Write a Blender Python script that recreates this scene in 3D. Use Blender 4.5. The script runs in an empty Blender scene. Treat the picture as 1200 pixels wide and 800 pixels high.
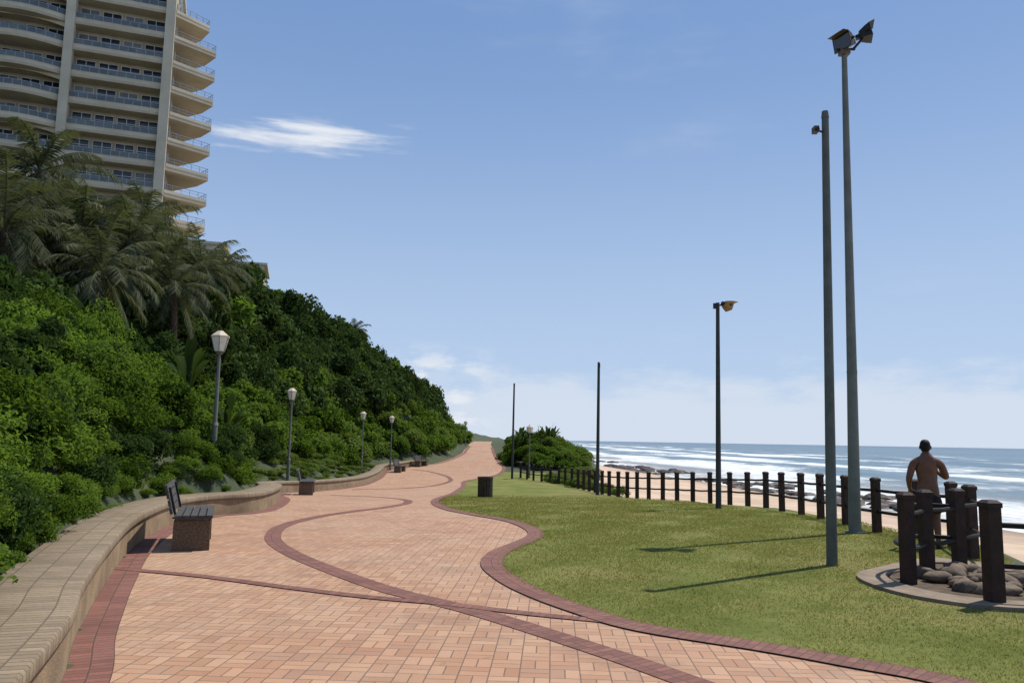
import bpy, math, random
import numpy as np
from mathutils import Vector, Matrix
random.seed(7); rng=np.random.default_rng(7)
scene=bpy.context.scene; COL=scene.collection
scene.view_settings.view_transform='Standard'; scene.view_settings.look='None'; scene.view_settings.exposure=0

# ------------------------------------------------------------------ profile of the site
PY=[-400,0,12,20,25,35,45,55,70,95,130,4000]
PZ=[0,0,0,-.15,-.3,-.75,-1.0,-1.1,-.6,.7,1.2,1.2]
def G(y): return np.interp(y,PY,PZ)
def catmull(p,n=12,closed=False):
    p=[np.array(q,float) for q in p]; out=[]
    N=len(p)
    for i in range(N if closed else N-1):
        if closed: a,b,c,d=p[i-1],p[i],p[(i+1)%N],p[(i+2)%N]
        else: a,b,c,d=p[max(i-1,0)],p[i],p[i+1],p[min(i+2,N-1)]
        for k in range(n):
            t=k/n
            out.append(.5*((2*b)+(c-a)*t+(2*a-5*b+4*c-d)*t*t+(3*b-a-3*c+d)*t**3))
    if not closed: out.append(p[-1])
    return np.array(out)
WALL=[(-1.5,1.0),(-1.9,2.4),(-2.4,4.0),(-2.94,5.5),(-3.39,6.47),(-3.75,7.33),(-4.39,8.94),(-5.24,11.25),(-6.09,14.14),(-6.49,16.21),(-6.38,17.6),(-5.94,18.6),(-6.0,20.2),(-6.96,24.6),(-8.6,29.5),(-9.12,32.4),(-8.64,35.5),(-8.14,39.2),(-8.23,46.6),(-9.13,57.5),(-9.4,61.5),(-8.58,64.6),(-7.82,67.5)]
wallc=catmull(WALL,10)
LEFT=[(-1.2,-6),(-1.4,-1)]+WALL+[(-6.52,70.4),(-5.48,76.5),(-4.94,83.6),(-4.98,89),(-4.9,97),(-5.5,110),(-6,140)]
lc=catmull(LEFT,8)
RB=[(4.6,3.0),(3.9,4.6),(3.24,5.86),(2.67,6.38),(2.15,6.79),(1.27,7.39),(.81,8.05),(.41,8.81),(.1,9.65),(-.12,10.71),(-.07,11.73),(.19,12.79),(.47,13.85),(.59,14.9),(.44,16.26),(.07,17.63),(-.73,19.17),(-1.43,20.8),(-2.07,24),(-2.34,28.2),(-2.35,35.7),(-2.45,44.6),(-2.75,51.1),(-2.1,55.3),(-.77,59.4),(-.38,66.7),(-.99,74.5),(-1.56,83.2),(-1.92,91.3),(-2.2,98),(-2.6,110),(-3,140)]
rc=catmull([(6.5,-6),(5.6,0)]+RB,8)
def mono(c):
    y=np.maximum.accumulate(c[:,1]+np.arange(len(c))*1e-6); return y,c[:,0]
ly,lx=mono(lc); ry,rx=mono(rc)
xl=lambda y: np.interp(y,ly,lx); xr=lambda y: np.interp(y,ry,rx)
EY=[-400,6,8.3,10.5,12.2,15,16.3,26,30,33,36.7,46,50,54.5,57,62,80,300,900]
EX=[14,12,6.6,6.6,7.3,8.3,7.9,8.4,7.1,5.8,4.7,4.0,3.5,2.3,2.8,5.5,7,8,8]
ex=lambda y: np.interp(y,EY,EX)
shore=lambda y: np.interp(y,[-300,30,200,400,900],[52,38,19.5,15,14])
def sst(x): x=np.clip(x,0,1); return x*x*(3-2*x)
def lump(x,y):
    return (np.sin(x*.9+1.3*np.sin(y*.35))*np.cos(y*.6+.7*np.sin(x*.5))*.5+np.sin(x*.31+y*.23)*.5+np.sin(y*.11+2)*np.sin(x*.17)*.8)
def hill(x,y):
    s=(xl(y)-.7)-x
    cap=np.interp(y,[-20,8,24,34,46,58,88,110,130,150,170],[3,3.2,4.2,7.0,12.5,20,18,14.5,9,4,2])
    s2=np.maximum(s,0)
    flat=sst((y-20)/8)*2.6
    s2=s2-flat*(1-np.exp(-s2/2.6))*.75
    k=np.interp(y,[30,50,75,95],[1.05,1.5,1.4,1.05])
    h=cap*(1-np.exp(-s2*k/cap))
    h=h+lump(x,y)*np.clip(s2/5,0,1)*.8
    h0=np.interp(y,[64,74],[.32,.05])
    return np.where(s>0,h+h0,0)
def T(x,y):
    g=G(y); s=x-ex(y)
    D=shore(y)-x; W=np.maximum(shore(y)-ex(y)-5,3)
    beach=-4.0+ (1.5)*np.clip(D/W,-3,1.0)
    beach=np.maximum(beach,-7)
    k=sst(s/5)
    right=g*(1-k)+beach*k
    return np.where(s>0,right,g)+hill(x,y)-.03

# ------------------------------------------------------------------ materials
def newmat(name):
    m=bpy.data.materials.new(name); m.use_nodes=True; nt=m.node_tree
    return m,nt,nt.nodes['Principled BSDF']
class NB:
    def __init__(s,nt): s.nt=nt
    def n(s,t,**k):
        x=s.nt.nodes.new(t)
        for a,b in k.items(): setattr(x,a,b)
        return x
    def l(s,a,b): s.nt.links.new(a,b)
    def _in(s,sock,v):
        if isinstance(v,bpy.types.NodeSocket): s.l(v,sock)
        else: sock.default_value=v
    def math(s,op,a,b=None,c=None,clamp=False):
        x=s.n('ShaderNodeMath',operation=op); x.use_clamp=clamp
        s._in(x.inputs[0],a)
        if b is not None: s._in(x.inputs[1],b)
        if c is not None: s._in(x.inputs[2],c)
        return x.outputs[0]
    def mix(s,f,a,b,blend='MIX'):
        x=s.n('ShaderNodeMix',data_type='RGBA',blend_type=blend)
        s._in(x.inputs[0],f)
        for i,v in ((6,a),(7,b)):
            if isinstance(v,bpy.types.NodeSocket): s.l(v,x.inputs[i])
            else: x.inputs[i].default_value=(*v[:3],1)
        return x.outputs[2]
    def noise(s,vec,scale,detail=4,rough=.55):
        x=s.n('ShaderNodeTexNoise'); x.inputs['Scale'].default_value=scale; x.inputs['Detail'].default_value=detail; x.inputs['Roughness'].default_value=rough
        if vec is not None: s.l(vec,x.inputs['Vector'])
        return x.outputs['Fac']
    def ramp(s,f,lo,hi,a=0.,b=1.):
        x=s.n('ShaderNodeMapRange'); x.interpolation_type='SMOOTHSTEP'
        s._in(x.inputs[0],f); s._in(x.inputs[1],lo); s._in(x.inputs[2],hi); x.inputs[3].default_value=a; x.inputs[4].default_value=b
        return x.outputs[0]
    def bump(s,h,strength,dist,bsdf):
        x=s.n('ShaderNodeBump'); x.inputs['Strength'].default_value=strength; x.inputs['Distance'].default_value=dist
        s.l(h,x.inputs['Height']); s.l(x.outputs[0],bsdf.inputs['Normal'])
    def coord(s,k='Object'): return s.n('ShaderNodeTexCoord').outputs[k]
def mat(name,c1,c2=None,rough=.8,scale=4,detail=4,bump=0,bscale=30,metal=0,spec=.3):
    m,nt,b=newmat(name); N=NB(nt)
    b.inputs['Roughness'].default_value=rough; b.inputs['Metallic'].default_value=metal; b.inputs['Specular IOR Level'].default_value=spec
    co=N.coord()
    c2=c2 or tuple(v*.7 for v in c1)
    f=N.ramp(N.noise(co,scale,detail,.65),.3,.7)
    N.l(N.mix(f,c2,c1),b.inputs['Base Color'])
    if bump: N.bump(N.noise(co,bscale,3,.7),bump,.02,b)
    return m
M={}
M['cream']=mat('cream_render',(.52,.44,.32),(.42,.35,.25),.85,.35)
M['creamlight']=mat('pale_render',(.60,.53,.41),(.49,.43,.32),.85,.3)
M['glass']=mat('dark_window_glass',(.03,.04,.05),(.015,.02,.03),.08,.5,spec=.6)
M['curtain']=mat('curtained_window',(.25,.27,.28),(.08,.09,.1),.3,.25,spec=.5)
M['whiteframe']=mat('white_window_frame',(.7,.7,.68),(.6,.6,.58),.5)
M['railglass']=mat('balcony_glass',(.15,.17,.17),(.09,.11,.115),.25,.5,spec=.35)
M['steel']=mat('rail_steel',(.4,.4,.4),(.3,.3,.3),.35,metal=.8)
M['concrete']=mat('wall_concrete',(.33,.24,.14),(.20,.145,.09),.9,2.2,6,.5,60)
M['pole']=mat('weathered_pole_paint',(.125,.14,.12),(.085,.095,.085),.6,3,6,.15,40)
M['polegrey']=mat('galvanised_pole',(.17,.185,.165),(.12,.13,.115),.6,2,6,.1,40)
M['blackpole']=mat('dark_pole_paint',(.045,.05,.05),(.03,.034,.034),.5,3)
M['timber']=mat('tarred_timber',(.05,.022,.016),(.02,.011,.009),.65,6,6,.5,50)
M['rail']=mat('black_rail',(.02,.018,.017),(.012,.011,.01),.6,8,spec=.15)
M['aggregate']=mat('exposed_aggregate',(.20,.14,.09),(.08,.055,.038),.9,45,3,.6,70)
M['slat']=mat('grey_slats',(.08,.075,.07),(.045,.042,.04),.6,10,5,.2,60)
M['bin']=mat('bin_timber',(.07,.045,.03),(.04,.025,.018),.7,8)
M['floodhousing']=mat('flood_housing',(.15,.12,.08),(.07,.06,.045),.5,6)
M['floodorange']=mat('flood_reflector_amber',(.45,.24,.07),(.3,.15,.05),.4,6)
M['black']=mat('black_metal',(.02,.02,.02),(.012,.012,.012),.5)
M['lantern']=mat('lantern_glass',(.85,.8,.68),(.7,.65,.52),.3,6)
M['rock']=mat('brown_rock',(.20,.15,.105),(.085,.062,.045),.9,5,6,.7,12)
M['darkrock']=mat('wet_reef_rock',(.075,.053,.042),(.035,.025,.02),.6,1.5,5,.6,6)
M['slab']=mat('concrete_slab',(.27,.21,.15),(.17,.13,.09),.9,3,6,.4,50)
M['soil']=mat('soil',(.13,.09,.055),(.06,.045,.03),.95,5,6,.5,20)
M['trunk']=mat('palm_trunk',(.14,.105,.075),(.05,.038,.03),.95,8,5,.8,18)
M['skin']=mat('skin',(.17,.078,.046),(.125,.057,.034),.45,9)
M['hair']=mat('hair',(.012,.009,.008),(.006,.005,.004),.7,30)
M['shorts']=mat('black_shorts',(.018,.018,.02),(.01,.01,.012),.85,12)
M['shoe']=mat('dark_shoe',(.03,.03,.035),(.02,.02,.02),.7)
M['phone']=mat('phone_case',(.02,.02,.022),(.015,.015,.016),.3)

def leafmat(name,c1,c2,trans=.35,dark=.6,gloss=0):
    m,nt,b=newmat(name); N=NB(nt); nt.nodes.remove(b)
    out=[n for n in nt.nodes if n.type=='OUTPUT_MATERIAL'][0]
    g=N.n('ShaderNodeNewGeometry'); oi=N.n('ShaderNodeObjectInfo')
    c=N.mix(g.outputs['Random Per Island'],c1,c2)
    c=N.mix(N.ramp(oi.outputs['Random'],.3,.9,0,dark),c,tuple(v*.35 for v in c1))
    d=N.n('ShaderNodeBsdfDiffuse'); N.l(c,d.inputs[0])
    if trans>0:
        t=N.n('ShaderNodeBsdfTranslucent'); N.l(N.mix(.6,c,(c2[0]*1.6,c2[1]*1.7,c2[2]*.6)),t.inputs[0])
        mx=N.n('ShaderNodeMixShader'); mx.inputs[0].default_value=trans; N.l(d.outputs[0],mx.inputs[1]); N.l(t.outputs[0],mx.inputs[2])
        N.l(mx.outputs[0],out.inputs[0])
    else: N.l(d.outputs[0],out.inputs[0])
    return m
M['leaf']=leafmat('bush_leaves',(.04,.08,.017),(.115,.18,.032),.38,.75)
M['leafb']=leafmat('creeper_leaves',(.06,.115,.02),(.15,.225,.04),.4,.5)
M['leafdeep']=leafmat('deep_green_leaves',(.022,.043,.014),(.06,.10,.03),.25,.5)
M['leafdark']=leafmat('canopy_leaves',(.028,.05,.018),(.07,.108,.034),.18,.55)
M['scrub']=leafmat('scrub_leaves',(.075,.115,.028),(.145,.20,.05),.3,.45)
M['palmleaf']=leafmat('palm_fronds',(.045,.055,.034),(.12,.13,.078),.2,.3)
M['bananaleaf']=leafmat('broad_leaves',(.035,.06,.022),(.07,.11,.035),.2)
M['grassblade']=leafmat('grass_blades',(.14,.15,.035),(.27,.245,.085),.3,.3)

def paving():
    m,nt,b=newmat('clay_brick_paving'); N=NB(nt)
    co=N.coord(); rot=N.n('ShaderNodeMapping'); rot.inputs['Rotation'].default_value=(0,0,math.radians(3)); s=1/.215
    rot.inputs['Scale'].default_value=(s,s,s); N.l(co,rot.inputs[0])
    sp=N.n('ShaderNodeSeparateXYZ'); N.l(rot.outputs[0],sp.inputs[0])
    X,Y=sp.outputs[0],sp.outputs[1]
    cx,cy=N.math('FLOOR',X),N.math('FLOOR',Y); fx,fy=N.math('FRACT',X),N.math('FRACT',Y)
    par=N.math('FLOORED_MODULO',N.math('ADD',cx,cy),2.0)
    ipar=N.math('SUBTRACT',1.0,par)
    f=N.math('ADD',N.math('MULTIPLY',fx,par),N.math('MULTIPLY',fy,ipar))
    half=N.math('GREATER_THAN',f,.5)
    def edge(q): return N.math('MINIMUM',q,N.math('SUBTRACT',1.0,q))
    d=N.math('MINIMUM',N.math('MINIMUM',edge(fx),edge(fy)),N.math('ABSOLUTE',N.math('SUBTRACT',f,.5)))
    d=N.math('ADD',d,N.math('MULTIPLY',N.math('SUBTRACT',N.noise(co,28,2),.5),.03))
    joint=N.ramp(d,.006,.036)
    cb=N.n('ShaderNodeCombineXYZ'); N.l(cx,cb.inputs[0]); N.l(cy,cb.inputs[1]); N.l(half,cb.inputs[2])
    wn=N.n('ShaderNodeTexWhiteNoise'); N.l(cb.outputs[0],wn.inputs['Vector']); r=wn.outputs['Value']
    c=N.mix(r,(.335,.165,.088),(.46,.27,.16))
    r2=N.ramp(wn.outputs['Value'],.84,1.0); c=N.mix(N.math('MULTIPLY',r2,.6),c,(.24,.115,.075))
    st=N.ramp(N.noise(co,.35,5,.65),.38,.68); c=N.mix(N.math('MULTIPLY',st,.45),c,(.42,.30,.195))
    st2=N.ramp(N.noise(co,.9,6,.75),.48,.70); c=N.mix(N.math('MULTIPLY',st2,.5),c,(.20,.12,.075))
    st3=N.ramp(N.noise(co,5,4,.75),.60,.72); c=N.mix(N.math('MULTIPLY',st3,.4),c,(.14,.09,.065))
    c=N.mix(joint,(.15,.095,.062),c)
    N.l(c,b.inputs['Base Color']); b.inputs['Roughness'].default_value=.8
    hh=N.math('ADD',joint,N.math('MULTIPLY',N.noise(co,90,2),.4)); hh=N.math('ADD',hh,N.math('MULTIPLY',r,.25))
    N.bump(hh,.5,.006,b); return m
M['paving']=paving()
def border(name,c1,c2,cj,bw,bl,rough=.4):
    m,nt,b=newmat(name); N=NB(nt)
    uv=N.coord('UV'); co=N.coord()
    sp=N.n('ShaderNodeSeparateXYZ'); N.l(uv,sp.inputs[0])
    U=N.math('DIVIDE',sp.outputs[0],bw); V=N.math('DIVIDE',sp.outputs[1],bl)
    cu,cv=N.math('FLOOR',U),N.math('FLOOR',V); fu,fv=N.math('FRACT',U),N.math('FRACT',V)
    def edge(q,k): return N.math('MULTIPLY',N.math('MINIMUM',q,N.math('SUBTRACT',1.0,q)),k)
    d=N.math('MINIMUM',edge(fu,bw),edge(fv,bl)); d=N.math('ADD',d,N.math('MULTIPLY',N.math('SUBTRACT',N.noise(co,25,3),.5),.008)); joint=N.ramp(d,.002,.008)
    cb=N.n('ShaderNodeCombineXYZ'); N.l(cu,cb.inputs[0]); N.l(cv,cb.inputs[1])
    wn=N.n('ShaderNodeTexWhiteNoise'); N.l(cb.outputs[0],wn.inputs['Vector'])
    c=N.mix(wn.outputs['Value'],c1,c2)
    c=N.mix(N.ramp(N.noise(co,1.2,6,.7),.45,.72,0,.5),c,tuple(v*.55 for v in c1))
    c=N.mix(N.ramp(N.noise(co,30,4,.7),.45,.75,0,.5),c,tuple(v*.6 for v in c1))
    c=N.mix(joint,cj,c); N.l(c,b.inputs['Base Color']); b.inputs['Roughness'].default_value=.85
    N.bump(N.math('ADD',joint,N.math('MULTIPLY',N.noise(co,70,3,.75),rough)),.6,.008,b)
    return m
M['border']=border('red_brick_border',(.16,.06,.042),(.235,.098,.07),(.09,.05,.038),.078,.1501)
M['coping']=border('wall_coping',(.19,.14,.085),(.27,.205,.13),(.11,.08,.05),.075,.225,1.2)

def groundmat():
    m,nt,b=newmat('site_ground'); N=NB(nt); co=N.coord()
    a=N.n('ShaderNodeAttribute'); a.attribute_name='sand'; w=N.n('ShaderNodeAttribute'); w.attribute_name='wet'
    n1=N.noise(co,.7,6,.65)
    soil=N.mix(N.ramp(n1,.35,.65),(.03,.045,.014),(.06,.07,.028))
    sand=N.mix(N.ramp(N.noise(co,.25,6,.6),.35,.65),(.44,.32,.22),(.56,.42,.30))
    sand=N.mix(w.outputs['Fac'],sand,(.27,.19,.135))
    f=N.ramp(N.math('ADD',a.outputs['Fac'],N.math('MULTIPLY',N.math('SUBTRACT',N.noise(co,.6,5),.5),.8)),.4,.6)
    N.l(N.mix(f,soil,sand),b.inputs['Base Color']); b.inputs['Roughness'].default_value=.95
    N.bump(N.noise(co,2.5,6,.7),.6,.15,b); return m
M['ground']=groundmat()
def lawnmat():
    m,nt,b=newmat('lawn_turf'); N=NB(nt); co=N.coord()
    c=N.mix(N.ramp(N.noise(co,.8,7,.7),.35,.65),(.115,.14,.03),(.20,.205,.06))
    c=N.mix(N.ramp(N.noise(co,.28,5,.6),.48,.68,0,.7),c,(.26,.22,.09))
    c=N.mix(N.ramp(N.noise(co,2.2,6,.75),.56,.70,0,.6),c,(.24,.185,.09))
    c=N.mix(N.ramp(N.noise(co,14,4,.7),.45,.75,0,.5),c,(.07,.09,.025))
    N.l(c,b.inputs['Base Color']); b.inputs['Roughness'].default_value=.95; b.inputs['Specular IOR Level'].default_value=.1
    N.bump(N.noise(co,40,4,.8),.7,.03,b); return m
M['lawn']=lawnmat()
def seamat():
    m,nt,b=newmat('sea_water'); N=NB(nt); uv=N.coord('UV'); co=N.coord()
    sp=N.n('ShaderNodeSeparateXYZ'); N.l(uv,sp.inputs[0]); D,Yy=sp.outputs[0],sp.outputs[1]
    def vec(a,b_,ox=0):
        cb=N.n('ShaderNodeCombineXYZ'); N.l(N.math('MULTIPLY_ADD',D,a,ox),cb.inputs[0]); N.l(N.math('MULTIPLY',Yy,b_),cb.inputs[1]); return cb.outputs[0]
    big=N.noise(vec(1/20,1/70),1,3,.5)
    mid=N.noise(vec(1/5,1/12),1,6,.7)
    fine=N.noise(vec(.7,.5),1,5,.75)
    warp=N.math('MULTIPLY',N.noise(vec(1/90,1/70,9),1,3,.5),60)
    band=N.math('SINE',N.math('MULTIPLY',N.math('ADD',D,warp),2*math.pi/44))
    fld=N.math('ADD',N.math('MULTIPLY',big,.5),N.math('ADD',N.math('MULTIPLY',mid,.26),N.math('MULTIPLY',fine,.24)))
    fld=N.math('ADD',fld,N.math('MULTIPLY',band,.075))
    thr=N.ramp(D,60,340,.487,.70)
    near=N.ramp(D,4,22,-.09,0.)
    thr=N.math('ADD',thr,near)
    foam=N.ramp(N.math('SUBTRACT',fld,thr),-.04,.10)
    cap=N.ramp(N.noise(vec(1/9,1/26,7),1,5,.75),.66,.72); foam=N.math('MAXIMUM',foam,N.math('MULTIPLY',cap,.4))
    deep=N.mix(N.ramp(D,0,1500),(.10,.155,.165),(.045,.09,.135))
    deep=N.mix(N.ramp(N.noise(vec(1/60,1/400,3),1,4,.6),.35,.65),deep,(.06,.115,.15))
    shallow=N.mix(N.ramp(D,2,45),(.26,.23,.18),deep)
    fc=N.mix(N.ramp(N.noise(vec(.5,.16,4),1,6,.75),.35,.65),(.48,.53,.54),(.80,.82,.82))
    c=N.mix(foam,shallow,fc); N.l(c,b.inputs['Base Color'])
    N.l(N.math('MULTIPLY_ADD',foam,.5,.28),b.inputs['Roughness']); b.inputs['Specular IOR Level'].default_value=.35
    h=N.math('ADD',N.math('MULTIPLY',N.noise(vec(.8,.35),1,5,.7),.5),N.math('MULTIPLY',N.noise(vec(.12,.04),1,4,.6),2.5))
    N.bump(h,.9,.35,b); return m
M['sea']=seamat()

# ------------------------------------------------------------------ mesh helpers
def link(o,parent=None):
    COL.objects.link(o)
    if parent is not None: o.parent=parent
    return o
def empty(name,loc=(0,0,0),rz=0):
    o=bpy.data.objects.new(name,None); o.empty_display_size=.3; o.location=loc; o.rotation_euler=(0,0,rz); COL.objects.link(o); return o
class MB:
    def __init__(s): s.v=[]; s.f=[]; s.m=[]; s.mats=[]
    def mi(s,m):
        if m not in s.mats: s.mats.append(m)
        return s.mats.index(m)
    def add(s,vs,fs,m):
        o=len(s.v); s.v+= [tuple(v) for v in vs]; k=s.mi(m)
        for f in fs: s.f.append([i+o for i in f]); s.m.append(k)
    def box(s,c,sz,m,R=None,top=1.0):
        hx,hy,hz=sz[0]/2,sz[1]/2,sz[2]/2; vs=[]
        for z,k in ((-hz,1),(hz,top)):
            for x,y in ((-hx,-hy),(hx,-hy),(hx,hy),(-hx,hy)): vs.append(Vector((x*k,y*k,z)))
        if R is not None: vs=[R@v for v in vs]
        vs=[v+Vector(c) for v in vs]
        s.add(vs,[(3,2,1,0),(4,5,6,7),(0,1,5,4),(1,2,6,5),(2,3,7,6),(3,0,4,7)],m)
    def cyl(s,p0,p1,r0,r1,m,n=12,cap=True):
        p0,p1=Vector(p0),Vector(p1); d=(p1-p0).normalized(); a=d.orthogonal().normalized(); b=d.cross(a); vs=[]
        for p,r in ((p0,r0),(p1,r1)):
            for i in range(n):
                t=2*math.pi*i/n; vs.append(p+(a*math.cos(t)+b*math.sin(t))*r)
        s.add(vs,[(i,(i+1)%n,n+(i+1)%n,n+i) for i in range(n)],m)
        if cap:
            s.add(vs[:n],[tuple(range(n))[::-1]],m); s.add(vs[n:],[tuple(range(n))],m)
    def prism(s,poly,z0,z1,m):
        n=len(poly); vs=[(x,y,z0) for x,y in poly]+[(x,y,z1) for x,y in poly]
        s.add(vs,[tuple(range(n))[::-1],tuple(range(n,2*n))]+[(i,(i+1)%n,n+(i+1)%n,n+i) for i in range(n)],m)
    def strip(s,path,thick,z0,z1,m):
        p=[Vector(q) for q in path]; L=[];R=[]
        for i,q in enumerate(p):
            t=(p[min(i+1,len(p)-1)]-p[max(i-1,0)]).normalized(); nn=Vector((-t.y,t.x))*thick/2
            L.append(q+nn); R.append(q-nn)
        n=len(p); vs=[(q.x,q.y,z) for z in (z0,z1) for q in L]+[(q.x,q.y,z) for z in (z0,z1) for q in R]
        fs=[]
        for i in range(n-1):
            a,b_,c,d=i,n+i,2*n+i,3*n+i
            fs+=[(a,a+1,b_+1,b_),(c+1,c,d,d+1),(b_,b_+1,d+1,d),(a+1,a,c,c+1)]
        fs+=[(0,n,3*n,2*n),(n-1,2*n-1+0,4*n-1,3*n-1)]
        s.add(vs,fs,m)
    def obj(s,name,parent=None,smooth=False,loc=(0,0,0)):
        me=bpy.data.meshes.new(name); me.from_pydata(s.v,[],s.f); 
        for m in s.mats: me.materials.append(m)
        me.polygons.foreach_set('material_index',s.m)
        if smooth: me.polygons.foreach_set('use_smooth',[True]*len(s.f))
        me.update(); o=bpy.data.objects.new(name,me); o.location=loc; return link(o,parent)
def npmesh(name,V,F,mat_,smooth=False,uv=None):
    me=bpy.data.meshes.new(name); V=np.asarray(V,np.float32); F=np.asarray(F,np.int32); k=F.shape[1]
    me.vertices.add(len(V)); me.vertices.foreach_set('co',V.ravel())
    me.loops.add(F.size); me.loops.foreach_set('vertex_index',F.ravel())
    me.polygons.add(len(F)); me.polygons.foreach_set('loop_start',np.arange(0,F.size,k,dtype=np.int32))
    if smooth: me.polygons.foreach_set('use_smooth',np.ones(len(F),bool))
    me.materials.append(mat_)
    if uv is not None:
        l=me.uv_layers.new(name='UVMap'); l.data.foreach_set('uv',np.asarray(uv,np.float32)[F.ravel()].ravel())
    me.update(calc_edges=True); me.validate(); return me
def gridfaces(ny,nx):
    i=np.arange(ny*nx).reshape(ny,nx); return np.stack([i[:-1,:-1],i[:-1,1:],i[1:,1:],i[1:,:-1]],-1).reshape(-1,4)

# ------------------------------------------------------------------ ground
ys=np.concatenate([[-300,-150,-80,-50],np.arange(-30,131,1.),np.arange(135,300,5.),[320,360,420,500,620,780,900]])
xs=np.concatenate([[-600,-400,-280,-200,-150,-120,-100,-85],np.arange(-75,-20,1.5),np.arange(-20,14,.5),np.arange(14,60,1.),[62,66,75,90,120]])
XX,YY=np.meshgrid(xs,ys); ZZ=T(XX,YY)
me=npmesh('ground',np.stack([XX,YY,ZZ],-1).reshape(-1,3),gridfaces(len(ys),len(xs)),M['ground'],True)
a=me.attributes.new('sand','FLOAT','POINT'); a.data.foreach_set('value',sst((XX-ex(YY)-.8)/1.6).ravel().astype(np.float32))
a=me.attributes.new('wet','FLOAT','POINT'); a.data.foreach_set('value',sst(1-(shore(YY)-XX)/9).ravel().astype(np.float32))
link(bpy.data.objects.new('ground',me))
yr=np.concatenate([np.arange(-6,60,.12),np.arange(60,138,.5)])
V=[];nx=9
for y in yr:
    for t in np.linspace(0,1,nx): V.append((xl(y)-.1+(xr(y)-xl(y)+.05)*t,y,G(y)+.004))
link(bpy.data.objects.new('brick_promenade',npmesh('brick_promenade',V,gridfaces(len(yr),nx),M['paving'])))
yl=np.concatenate([np.arange(-6,62,.12)]); V=[]
for y in yl:
    for t in np.linspace(0,1,nx): V.append((xr(y)-.02+(ex(y)+.3-xr(y))*t,y,G(y)+.012-(.06 if t==1 else 0)))
link(bpy.data.objects.new('lawn',npmesh('lawn',V,gridfaces(len(yl),nx),M['lawn'])))
def ribbon(name,pts,w,off,lift,m,zf=None):
    p=np.asarray(pts); t=np.gradient(p,axis=0); t/=np.linalg.norm(t,axis=1)[:,None]; nn=np.stack([-t[:,1],t[:,0]],1)
    s=np.concatenate([[0],np.cumsum(np.linalg.norm(np.diff(p,axis=0),axis=1))])
    V=[];U=[];k=3
    for j in range(k):
        o=off+w*(j/(k-1)-.5); q=p+nn*o
        V.append(np.stack([q[:,0],q[:,1],G(q[:,1])+lift],1)); U.append(np.stack([s,np.full(len(s),w*j/(k-1))],1))
    V=np.stack(V,1).reshape(-1,3);U=np.stack(U,1).reshape(-1,2)
    return link(bpy.data.objects.new(name,npmesh(name,V,gridfaces(len(p),k),m,uv=U)))
ribbon('brick_edging',rc[16:-20],.30,.09,.018,M['border'])
ribbon('brick_edging',catmull(WALL+[(-6.52,70.4),(-5.48,76.5),(-4.94,83.6),(-4.98,89),(-4.9,97)],12)[4:],.30,-.15,.010,M['border'])
SB=[(2.6,3.6),(1.95,4.7),(1.28,5.75),(.72,6.57),(-.28,7.86),(-1.35,8.98),(-2.32,10.33),(-2.98,11.37),(-3.52,12.43),(-3.95,13.65),(-4.28,15.32),(-4.25,17.13),(-3.91,18.94),(-3.3,21.1),(-3.0,23.9),(-3.6,26.8),(-5.04,28.9),(-6.6,30)]
ribbon('brick_band',catmull(SB,14),.26,0,.010,M['border'])
B2=[(-5.0,10.05),(-4.53,9.88),(-3.52,9.51),(-2.47,8.97),(-1.45,8.49),(-.64,8.22),(.21,7.83),(.83,7.6),(1.3,7.42)]
ribbon('brick_band',catmull(B2,10),.15,0,.0135,M['border'])
SB3=[(-7.4,38),(-5.5,40),(-4.4,44),(-3.8,50),(-4.2,56),(-6,61),(-7.6,63)]
ribbon('brick_band',catmull(SB3,10),.30,0,.010,M['border'])
ring=catmull([(4.26,9.78),(4.36,9.02),(4.74,8.51),(5.23,8.31),(5.95,8.3),(6.75,8.9),(7.1,10.0),(6.94,11.0),(6.28,11.9),(5.6,11.5),(5.0,10.95),(4.45,10.4)],6,True)
def grass():
    n=560000
    y=rng.uniform(4.5,36,n)
    keep=rng.random(n)<np.interp(y,[4.5,12,24,36],[1,.75,.25,.0]); y=y[keep]; n=len(y)
    x=xr(y)+rng.random(n)**1.05*9.2-.01
    ra=np.arctan2(ring[:,1]-10,ring[:,0]-5.65); rr=np.hypot(ring[:,1]-10,ring[:,0]-5.65); o=np.argsort(ra)
    inside=np.hypot(x-5.65,y-10)<np.interp(np.arctan2(y-10,x-5.65),ra[o],rr[o],period=2*np.pi)-.02
    ok=(x<ex(y)+.2)&~inside; x=x[ok];y=y[ok]; n=len(x)
    keep=np.sin(x*1.7+y)*np.sin(y*1.3-x*.6)+.6*np.sin(x*4.1-y*2.3)+rng.normal(0,.7,n)>-.9; x=x[keep];y=y[keep];n=len(x)
    z=G(y)+.010; h=rng.uniform(.008,.026,n)*np.interp(y,[5,26],[1,1.5]); w=np.interp(y,[5,26],[.0035,.010])*rng.uniform(.7,1.3,n)
    a=rng.uniform(0,2*np.pi,n); b=rng.uniform(0,2*np.pi,n); l=h*rng.uniform(.3,1.6,n)
    P=np.stack([x,y,z],1); dx=np.stack([np.cos(a)*w,np.sin(a)*w,0*a],1)
    tip=P+np.stack([np.cos(b)*l,np.sin(b)*l,h],1)
    V=np.stack([P-dx,P+dx,tip],1).reshape(-1,3)
    return npmesh('lawn_grass',V,np.arange(len(V)).reshape(-1,3),M['grassblade'])
link(bpy.data.objects.new('lawn_grass',grass()))

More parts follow.
